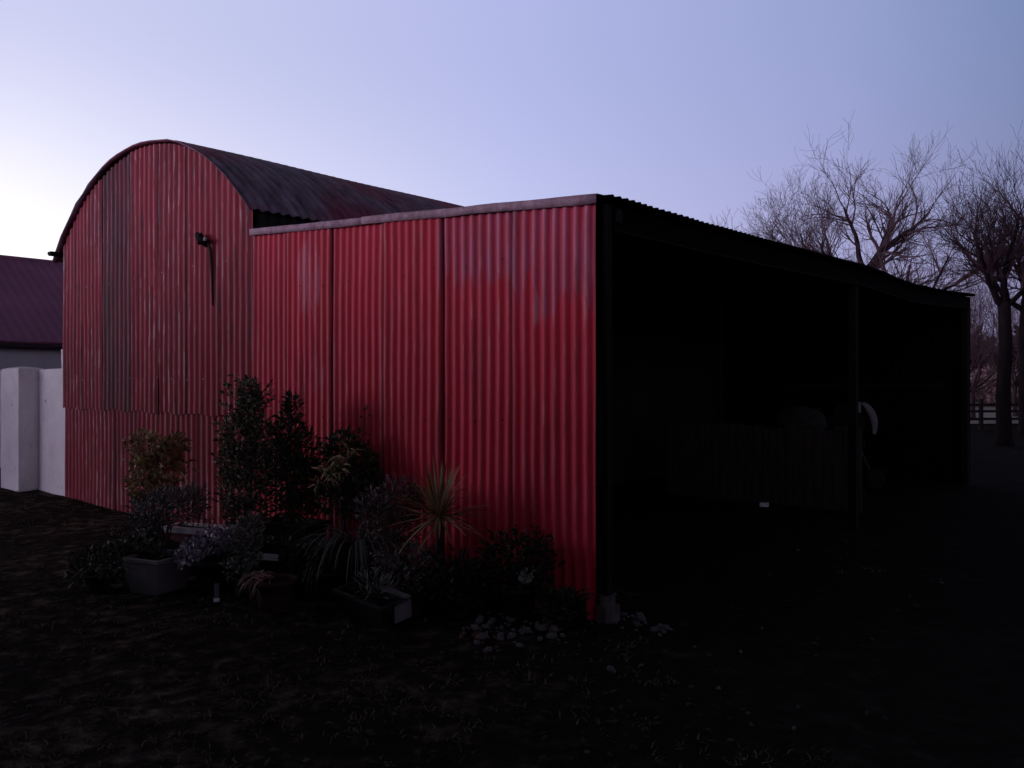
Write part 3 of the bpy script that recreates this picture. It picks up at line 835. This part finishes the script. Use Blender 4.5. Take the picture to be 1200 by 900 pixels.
# dusky heather
t = potted('potted_shrub', 'dusky grey pink shrub between the weeping sedge and the spiky plant', 'potted plant', 458, 698)
pot(t, .15, .24, 'blackplastic'); stems(t, .22, .7, 9, .2)
mb = MB(); clumps(mb, [((-.10, 0, .66), (.13, .13, .13), 1), ((.06, 0, .74), (.14, .13, .14), 1), ((.20, 0, .66), (.10, .1, .14), .6), ((0, 0, .5), (.22, .16, .15), 1), ((-.02, -.05, .36), (.14, .1, .12), .5)], 210, .06, .014, .4)
mb.build('foliage', M['heather'], t)
# cordyline
t = potted('spiky_plant', 'bronze spiky plant with a fan of narrow sword leaves', 'potted plant', 514, 712)
pot(t, .15, .26, 'blackplastic')
mb = MB(); mb.tube([(0, 0, .2), (.01, 0, .42), (0, 0, .66)], [.03, .026, .02], 8); mb.build('stem', M['bark'], t, True)
mb = MB()
for k in range(105):
    a = k * 2.39996 + random.uniform(-.2, .2); el = random.uniform(-.40, 1.5)
    d = Vector((math.cos(a) * math.cos(el), math.sin(a) * math.cos(el), math.sin(el)))
    strap(mb, Vector((0, 0, .62 + .05 * random.random())), d, random.uniform(.31, .47), random.uniform(.018, .028), random.uniform(.1, .7), 6)
mb.build('foliage', M['cordy'], t)
# dark round bush by the wall
t = potted('potted_shrub', 'dark rounded bush against the wall, nearest the shed corner', 'potted plant', 606, 724)
pot(t, .15, .22, 'blackplastic'); stems(t, .2, .5, 7, .12)
mb = MB(); clumps(mb, [((0, 0, .43), (.18, .15, .15), 1), ((-.13, 0, .32), (.13, .12, .13), .6), ((.14, 0, .36), (.10, .1, .14), .6), ((.0, 0, .24), (.2, .16, .1), .8)], 260, .045, .018, .3)
sprigs(mb, .3, .55, lambda z: .17, 30, .045, .018)
mb.build('foliage', M['night'], t)
mb = MB()
for k in range(26): mb.leaf(Vector((.05 + max(-.04, min(.04, random.gauss(0, .024))), -.19, .32 + max(-.04, min(.04, random.gauss(0, .022))))), Vector((random.uniform(-1, 1), -.4, random.uniform(-.7, .7))), .05, .026, Vector((0, -1, .5)))
mb.build('leaf_cluster', M['sedge'], t)
# tilted dark trough with a pale corner
t = potted('trough', 'black trough with pale scuffed edges, tipped towards the yard', 'trough', 436, 724, R(-42))
t.rotation_euler = (R(7), R(5), R(-40))
o = trough(t, .50, .24, .19, 'blackplastic', None, 'box')
mb = MB()
mb.box(-.02, .262, .082, .130, .186, .198, ch=.004); mb.box(.246, .262, -.02, .130, .05, .184, ch=.004)
mb.build('scuffed_edge', M['greyplastic'], t)
mb = MB(); mb.box(-.22, -.02, -.135, -.118, .186, .198, ch=.004); mb.build('front_edge', M['greywood'], t)
mb = MB(); clumps(mb, [((.0, .02, .22), (.16, .07, .08), 1)], 50, .09, .01, .6); mb.build('foliage', M['sedge'], t)
# two plain black pots
for (px, py, r, h, lab) in ((548, 716, .11, .19, 'small black pot between the spiky plant and the dark bush'), (384, 702, .13, .22, 'black pot half hidden left of the weeping sedge')):
    t = potted('flower_pot', lab, 'flower pot', px, py)
    pot(t, r, h, 'blackplastic')
    mb = MB(); clumps(mb, [((0, 0, h + .05), (r * .9, r * .9, .09), 1)], 90, .05, .016, .5); mb.build('foliage', M['darkgreen'], t)
for (px, py, h, sp, mat, lab) in ((160, 682, .30, .16, 'darkgreen', 'dark straggly plant between the low dark clump and the square planter'),
                                  (272, 690, .34, .15, 'darkgreen', 'dark leafy plant squeezed between the silvery plant and the black crate'),
                                  (366, 700, .36, .18, 'night', 'blackish leafy plant in front of the long green trough'),
                                  (480, 716, .40, .18, 'heather', 'dusky low plant at the left foot of the spiky plant'),
                                  (540, 724, .36, .16, 'night', 'blackish low plant at the right foot of the spiky plant'),
                                  (660, 738, .20, .10, 'night', 'tiny blackish weed at the wall foot beside the shed corner')):
    t = potted('potted_plant', lab, 'potted plant', px, py)
    pot(t, sp * .55, h * .45, 'blackplastic')
    mb = MB(); clumps(mb, [((0, 0, h * .8), (sp, sp * .8, h * .35), 1), ((sp * .6, 0, h * .6), (sp * .6, sp * .6, h * .3), .5), ((-sp * .6, 0, h * .65), (sp * .6, sp * .6, h * .3), .5)], 150, .06, .018, .4)
    sprigs(mb, h * .5, h * 1.1, lambda z: sp * .8, 22, .05, .016)
    mb.build('foliage', M[mat], t)
# leaning cane
mb = MB(); a, b = at(280, 664), at(224, 650)
mb.tube([Vector((0, 0, 0)), Vector((-.30, .10, .42)), Vector((-.62, .22, .80))], [.007, .006, .005], 6)
o = mb.build('garden_cane', M['aucuba'], None, True); o.location = at(284, 664)
tag(o, 'thin pale cane leaning out beside the tallest evergreen', 'cane')

# ------------------------------------------------------------------ rubble
def stone_mesh(name, mat, seed):
    import bmesh
    bm = bmesh.new(); bmesh.ops.create_icosphere(bm, subdivisions=1, radius=1)
    for v in bm.verts:
        n = v.co.normalized()
        v.co *= 1 + .38 * noise.noise(n * 1.3 + Vector((seed * 7.3, 0, 0))) + .12 * noise.noise(n * 4 + Vector((0, seed * 3.1, 0)))
    me = bpy.data.meshes.new(name); bm.to_mesh(me); bm.free(); me.materials.append(mat); return me
SM = [stone_mesh('stone', M['stone'], i) for i in range(6)]
BMs = [stone_mesh('brick_fragment', M['brick'], 20 + i) for i in range(3)]
def stone(me, p, s, label, cat, group, name):
    o = bpy.data.objects.new(name, me); COL.objects.link(o)
    o.location = p; o.scale = (s * random.uniform(.8, 1.4), s * random.uniform(.8, 1.3), s * random.uniform(.5, .9))
    o.rotation_euler = (random.uniform(-.5, .5), random.uniform(-.5, .5), random.uniform(0, 6.28))
    return tag(o, label, cat, group)
def wall_y(px): return 582 + (px - 75) / 625 * 148
for k in range(105):
    px = random.uniform(540, 668); py = random.gauss(738, 9)
    py = min(758, max(py, wall_y(px) + 5))
    p = at(px, py); up = max(0, .05 - .0022 * abs(py - 732)) * random.random()
    stone(SM[k % 6], p + Vector((0, 0, gz(p.x, p.y) + .002 + up)), .009 + .034 * random.random() ** 2.2, 'pale rubble stone in the heap at the foot of the red wall', 'stone', 'rubble along the red wall', 'stone')
for k in range(26):
    u = random.random(); px = 716 + 68 * u + random.gauss(0, 4); py = 722 + 26 * u + random.gauss(0, 5)
    p = at(px, py)
    stone(SM[k % 6], p + Vector((0, 0, gz(p.x, p.y) + .002 + .02 * random.random())), .009 + .03 * random.random() ** 2.2, 'pale rubble stone in the pile outside the open shed corner', 'stone', 'rubble by the shed corner', 'stone')
for k in range(18):
    p = at(random.gauss(552, 14), random.gauss(748, 5))
    stone(BMs[k % 3], p + Vector((0, 0, gz(p.x, p.y) + .008)), random.uniform(.010, .024), 'reddish broken brick piece at the left end of the rubble', 'brick', 'broken brick by the wall', 'brick_fragment')
for (px, py, s) in ((935, 645, .014), (1103, 684, .018), (893, 736, .014), (868, 763, .014), (814, 760, .012), (842, 807, .015), (930, 857, .012), (872, 891, .01), (717, 786, .028), (386, 742, .018), (720, 700, .02)):
    p = at(px, py)
    stone(SM[py % 6], p + Vector((0, 0, gz(p.x, p.y) + s * .4)), s, 'pale pebble lying alone on the dark yard', 'pebble', 'stray pebbles on the yard', 'pebble')

# ------------------------------------------------------------------ grass and fallen leaves
def inside(x, y):
    dx, dy = x - CX, y - CY
    lx = CA * dx + SA * dy; ly = -SA * dx + CA * dy
    return -9.3 < lx < .2 and ly > -.03 and ly < 11
mb = MB()
tufts = 0
while tufts < 2300:
    Y = 1.9 + 20 * random.random() ** 2.1; X = random.uniform(-.72, .72) * Y
    if inside(X, Y): continue
    dens = noise.noise((X * .8, Y * .8, 4)) + .6 * noise.noise((X * 2.5, Y * 2.5, 2)) - max(-.1, min(.8, .32 + X * .22))
    if dens < random.uniform(-.5, .35): continue
    tufts += 1
    z = gz(X, Y) - .01 if Y < 16 else -.01
    for b in range(random.randint(4, 9)):
        a = random.uniform(0, 6.28); h = random.uniform(.012, .05) * (1 + .02 * Y); l = random.uniform(.3, 1.4)
        p = Vector((X + random.gauss(0, .025), Y + random.gauss(0, .025), z))
        d = Vector((math.cos(a) * l, math.sin(a) * l, 1)).normalized(); s = Vector((-math.sin(a), math.cos(a), 0)) * random.uniform(.002, .0045) * (1 + .06 * Y)
        m = p + d * h * .6; tip = p + d * h + Vector((math.cos(a), math.sin(a), -.4)) * h * .35
        mb.add([p - s, p + s, m + s * .8, m - s * .8, tip], [(0, 1, 2, 3), (3, 2, 4)])
tag(mb.build('grass', M['grass']), 'short worn winter grass over the dark yard', 'grass', kind='stuff')
mb = MB(); k = 0
while k < 1100:
    Y = 2.0 + 7 * random.random() ** 1.5; X = random.uniform(-.72, .5) * Y
    if inside(X, Y): continue
    if noise.noise((X * 1.1, Y * 1.1, 14)) + (.25 if X < 0 else -.15) < random.uniform(-.3, .4): continue
    k += 1
    a = random.uniform(0, 6.28)
    mb.leaf(Vector((X, Y, gz(X, Y) + random.uniform(.006, .03))), Vector((math.cos(a), math.sin(a), random.uniform(-.2, .35))), random.uniform(.025, .065), random.uniform(.015, .035), Vector((random.gauss(0, .3), random.gauss(0, .3), 1)))
tag(mb.build('fallen_leaves', M['litter']), 'dull fallen leaves scattered over the yard', 'leaves', kind='stuff')

# ------------------------------------------------------------------ fence, bank and hedge to the right
f0, f1 = far(1090, 28.5), far(1300, 29.5)
d = (f1 - f0); Lf = d.length; ang = math.atan2(d.y, d.x)
fence = thing('rail_fence', 'dark four rail timber fence at the edge of the pale field', 'fence', f0, ang)
for z in (.86, .64, .37, .16):
    mb = MB(); mb.box(0, Lf, -.02, .02, z - .045, z + .045, Matrix.Rotation(random.uniform(-.002, .002), 4, 'Y')); mb.build('rail', M['railwood'], fence)
for k in range(5):
    x = .45 + k * (Lf - .8) / 4
    mb = MB(); mb.box(x - .06, x + .06, .024, .14, -.05, 1.08 + random.uniform(-.03, .04), ch=.01); mb.build('post', M['railwood'], fence)

def scatter(name, mat, x0, x1, Y, hz, n, L, w, label, cat, up, depth=3.0, z0=0.0, seed=0):
    mb = MB()
    for k in range(n):
        x = random.uniform(x0, x1); y = Y + random.uniform(-depth, depth)
        h = hz * (.72 + .5 * noise.noise((x * .35, y * .2, seed)) + .25 * noise.noise((x * 1.3, y, seed)))
        z = z0 + h * random.random() ** .8
        mb.leaf(Vector((x, y, z)), rnd() + Vector((0, 0, up)), L * random.uniform(.5, 1.3), w * random.uniform(.6, 1.3))
    return tag(mb.build(name, mat), label, cat, kind='stuff')
scatter('bracken', M['bracken'], 27, 46, 60, 2.9, 9000, .55, .16, 'bank of pinkish dead bracken beyond the pale field', 'bracken', .9, 3, 0, 1)
scatter('hedge', M['hedge'], 26, 60, 70, 6.2, 24000, 1.1, .5, 'dark far hedge closing the field', 'hedge', .4, 3, 0, 5)

# ------------------------------------------------------------------ bare winter trees
def grow(tr, tw, p, d, L, r, lvl, top, rng, upb=.10, wig=.20):
    n = 7 if lvl < 2 else 5
    pts = [p.copy()]; rad = [r]; q = p.copy(); dd = d.normalized()
    for i in range(n):
        g_ = wig * (.85 if lvl < 2 else .7 if lvl < 3 else .8); dd = (dd + Vector((rng.gauss(0, g_), rng.gauss(0, g_), rng.gauss(0, g_) + upb * .75))).normalized()
        q = q + dd * (L / n); pts.append(q.copy()); rad.append(max(.0045, r * (1 - .66 * (i + 1) / n)))
    (tr if lvl < 2 else tw).tube(pts, rad, 7 if lvl == 0 else 5 if lvl == 1 else 3, cap=lvl < 2)
    if lvl >= top: return
    kids = (7, 9, 7, 6, 3)[lvl]
    for k in range(kids):
        t = rng.uniform(.22, 1.0)
        if k == 0: t = 1.0
        i = min(n - 1, int(t * n)); f = t * n - i
        b = pts[i].lerp(pts[i + 1], f)
        ax = (pts[i + 1] - pts[i]).normalized()
        o = ax.orthogonal().normalized(); o.rotate(Matrix.Rotation(rng.uniform(0, 6.283), 3, ax))
        an = rng.uniform(.40, .88) if k else rng.uniform(.05, .35)
        nd = ax * math.cos(an) + o * math.sin(an) + Vector((0, 0, upb))
        grow(tr, tw, b, nd, L * rng.uniform(.42, .70), max(.0045, (r * (1 - .66 * t)) * rng.uniform(.5, .75)), lvl + 1, top, rng, upb, wig)
def tree(label, px, Y, H, r, seed, limbs, top=4, group=None, trunk=.28, bark='bark', twig='twig', upb=.10):
    """a trunk that forks into limbs given as (x, z, y direction, length); H is the height of the highest twig"""
    rng = random.Random(seed)
    t = thing('bare_tree', label, 'tree', far(px, Y), 0, group)
    a, b, base = MB(), MB(), MB()
    hT = H * trunk; hc = H - hT
    base.tube([(0, 0, -.1), (0, 0, .2), (.05 * rng.uniform(-1, 1), 0, hT * .35), (.08 * rng.uniform(-1, 1), 0, hT * .7), (0, 0, hT), (0, 0, hT + .12)], [r * 1.6, r * 1.12, r, r * .93, r * .85, r * .5], 10)
    for (dx, dz, dy, ls) in limbs:
        grow(a, b, Vector((0, 0, -rng.uniform(0, .12) * hT)), Vector((dx, dy, dz)), hc * ls, r * rng.uniform(.5, .74), 1, top, rng, upb)
    mz = max(v[2] for v in b.v); k = hc / mz
    for m in (a, b):
        m.v = [(x * k, y * k, hT + z * k) for x, y, z in m.v]
    o = len(base.v); base.v += a.v; base.f += [tuple(i + o for i in f) for f in a.f]; base.m += a.m
    base.build('trunk', M[bark], t, True); b.build('crown', M[twig], t)
    return t
G = 'bare winter trees behind the shed'
tree('broad bare tree whose forked trunk rises behind the open shed roof', 1014, 25, 9.55, .20, 3,
     [(-.45, 1, .1, .66), (.30, 1, -.2, .70), (-1.5, .9, .2, .72), (1.35, .9, .1, .74), (-.9, 1, -.3, .62), (.8, 1, .4, .66)], 4, G, .53, upb=.045)
tree('bare tree leaning right, with one long limb over the shed end', 1050, 23.5, 8.0, .19, 11,
     [(.95, 1, .1, 1.0), (.45, 1, .3, .7), (.1, 1, -.3, .7), (1.2, .7, -.3, .8), (.75, 1, .4, .85)], 4, G, .38, upb=.03)
tree('thick trunked bare tree standing in front of the rail fence', 1177, 21.2, 7.9, .17, 21,
     [(-.35, 1, 0, .6), (.3, 1, .2, .62), (-.9, .8, .2, .55), (.8, .9, -.2, .55), (0, 1, .4, .6)], 4, G, .46, 'darkbark', 'darktwig')
tree('bare tree at the frame edge, right of the thick trunked tree', 1203, 25.5, 9.6, .18, 31,
     [(-.25, 1, 0, .6), (.3, 1, .2, .62), (-.8, .8, .2, .5), (.8, .8, -.2, .5), (-.4, .9, -.4, .5)], 4, G, .44, 'darkbark', 'darktwig')
tree('slender bare tree just left of the broad forked tree', 972, 29, 9.5, .10, 41,
     [(-.22, 1, 0, .6), (.2, 1, .2, .5)], 4, G, .50)
tree('thin bare tree second from the left over the shed roof', 920, 31, 10.1, .10, 51,
     [(-.08, 1, 0, .6), (.25, 1, .2, .4), (-.45, .9, .2, .38)], 4, G, .55)
tree('smallest bare tree, farthest left over the shed roof', 878, 34, 9.1, .09, 61,
     [(-.25, 1, 0, .5), (.25, 1, .2, .5)], 4, G, .55)
for i, (px, Y, H, sd, lab) in enumerate(((1096, 34, 6.6, 71, 'low reddish scrub tree behind the far end of the shed'), (1140, 36, 7.4, 81, 'reddish scrub tree seen just right of the shed end'), (1190, 39, 8.6, 91, 'reddish scrub tree behind the thick trunked tree'))):
    tree(lab, px, Y, H, .10, sd, [(-.4, 1, 0, .6), (.4, 1, .2, .6), (-1, .7, .2, .6), (1, .7, -.2, .6), (0, 1, -.3, .6), (-.8, .4, -.4, .5), (.8, .4, .4, .5)], 4, 'reddish scrub trees by the field', .18)

# ------------------------------------------------------------------ unseen block added behind the viewer to shade the lower walls
t = thing('shade_block', 'long unseen block added across the yard to shade the red wall', 'light blocker', W(1.2, -8.3), RZ)
mb = MB()
vs = [(-12, 0, -.1), (12, 0, -.1), (12, -5.5, -.1), (-12, -5.5, -.1), (-12, 0, 3.1), (12, 0, 3.1), (12, -5.5, 3.1), (-12, -5.5, 3.1), (-12, -2.75, 3.5), (12, -2.75, 3.5)]
mb.add(vs, [(1, 0, 4, 5), (3, 2, 6, 7), (2, 1, 5, 9, 6), (0, 3, 7, 8, 4)])
mb.build('wall', M['greywood'], t)
mb = MB(); mb.add([(-12.3, .35, 3.0), (12.3, .35, 3.0), (12.3, -2.75, 3.58), (-12.3, -2.75, 3.58), (12.3, -5.85, 3.0), (-12.3, -5.85, 3.0)], [(0, 1, 2, 3), (3, 2, 4, 5)])
ro = mb.build('roof', M['shedroof'], t); sm = ro.modifiers.new('thickness', 'SOLIDIFY'); sm.thickness = .08
for x in (-7.5, -1.0, 6.0):
    mb = MB(); mb.box(x, x + 1.2, .003, .06, 0, 2.1, ch=.01); mb.build('shade_block_door', M['darkwood'], t)

# ------------------------------------------------------------------ sky and light
w = bpy.data.worlds.new('World'); scene.world = w; w.use_nodes = True
n = w.node_tree.nodes; l = w.node_tree.links; n.clear()
out = n.new('ShaderNodeOutputWorld'); bg = n.new('ShaderNodeBackground'); l.new(bg.outputs[0], out.inputs[0])
tc = n.new('ShaderNodeTexCoord')
def wmath(op, a, b=None):
    x = n.new('ShaderNodeMath'); x.operation = op
    for i, v in enumerate((a, b)):
        if v is None: continue
        if isinstance(v, (int, float)): x.inputs[i].default_value = v
        else: l.new(v, x.inputs[i])
    return x.outputs[0]
sep = n.new('ShaderNodeSeparateXYZ'); l.new(tc.outputs['Generated'], sep.inputs[0])
x_, y_, z_ = sep.outputs
az_ = wmath('ADD', wmath('DIVIDE', wmath('ARCTAN2', x_, y_), 2 * math.pi), .5)   # 0..1, .5 straight ahead
def wramp(stops):
    x = n.new('ShaderNodeValToRGB'); el = x.color_ramp.elements; x.color_ramp.interpolation = 'EASE' if len(stops) < 3 else 'LINEAR'
    while len(el) < len(stops): el.new(.5)
    for e, (p, c) in zip(el, stops): e.position = (p + 180) / 360; e.color = (*c, 1)
    l.new(az_, x.inputs[0]); return x.outputs[0]
hor = wramp([(-180, (.42, .35, .42)), (-139, (.62, .52, .60)), (-90, (1.0, .90, .98)), (-52, (1.7, 1.6, 1.65)), (-31, (1.32, 1.27, 1.32)), (-20, (1.02, .99, 1.12)), (0, (.64, .665, .97)), (20, (.43, .41, .68)), (33, (.26, .24, .42)), (60, (.15, .13, .21)), (100, (.13, .115, .155)), (131, (.22, .19, .24)), (180, (.42, .35, .42))])
mid = wramp([(-180, (.09, .08, .11)), (-139, (.13, .12, .155)), (-90, (.27, .26, .34)), (-50, (.60, .62, .88)), (-30, (.60, .625, .88)), (0, (.445, .485, .80)), (22, (.31, .36, .64)), (33, (.19, .26, .47)), (70, (.12, .14, .25)), (131, (.09, .09, .13)), (180, (.09, .08, .11))])
zen = wramp([(-180, (.035, .035, .055)), (180, (.035, .035, .055))])
def wmap(v, a, b):
    x = n.new('ShaderNodeMapRange'); x.interpolation_type = 'SMOOTHSTEP'
    x.inputs[1].default_value = a; x.inputs[2].default_value = b; l.new(v, x.inputs[0]); return x.outputs[0]
def wmix(f, a, b):
    x = n.new('ShaderNodeMix'); x.data_type = 'RGBA'
    l.new(f, x.inputs[0]); l.new(a, x.inputs[6]); l.new(b, x.inputs[7]); return x.outputs[2]
c = wmix(wmap(z_, .02, .40), hor, mid)
c = wmix(wmap(z_, .42, .80), c, zen)
# the low rosy band of the twilight arch, behind and to the left of the viewer
band = wramp([(-180, (0.75, 0.60, 0.98)), (-139, (3.62, 2.86, 4.51)), (-105, (3.09, 2.52, 3.94)), (-70, (1.43, 1.22, 1.84)), (-42, (0.00, 0.00, 0.00)), (48, (0.00, 0.00, 0.00)), (120, (0.12, 0.10, 0.18)), (150, (0.26, 0.21, 0.36)), (180, (0.75, 0.60, 0.98))])
black = n.new('ShaderNodeRGB'); black.outputs[0].default_value = (0, 0, 0, 1)
band = wmix(wmap(z_, .07, .26), band, black.outputs[0])
add = n.new('ShaderNodeMix'); add.data_type = 'RGBA'; add.blend_type = 'ADD'; add.inputs[0].default_value = 1.0
l.new(c, add.inputs[6]); l.new(band, add.inputs[7]); c = add.outputs[2]
l.new(c, bg.inputs[0]); bg.inputs[1].default_value = 1.0

sun = bpy.data.lights.new('afterglow', 'SUN'); sun.energy = .50; sun.angle = R(16); sun.color = (1, .88, 1)
so = bpy.data.objects.new('afterglow', sun); COL.objects.link(so)
az = R(-92); el = R(10)                      # low on the left, beyond the yard
dirv = Vector((math.sin(az) * math.cos(el), math.cos(az) * math.cos(el), math.sin(el)))
so.rotation_euler = (-dirv).to_track_quat('-Z', 'Y').to_euler()

# ------------------------------------------------------------------ camera
cam = bpy.data.cameras.new('camera'); cam.sensor_width = 36; cam.lens = 28.8; cam.clip_end = 3000
co = bpy.data.objects.new('camera', cam); COL.objects.link(co)
co.location = (0, 0, EYE); co.rotation_euler = (R(90), 0, 0)
scene.camera = co
scene.view_settings.view_transform = 'Standard'; scene.view_settings.look = 'None'
scene.view_settings.exposure = 0; scene.view_settings.gamma = 1
scene.render.engine = 'CYCLES'
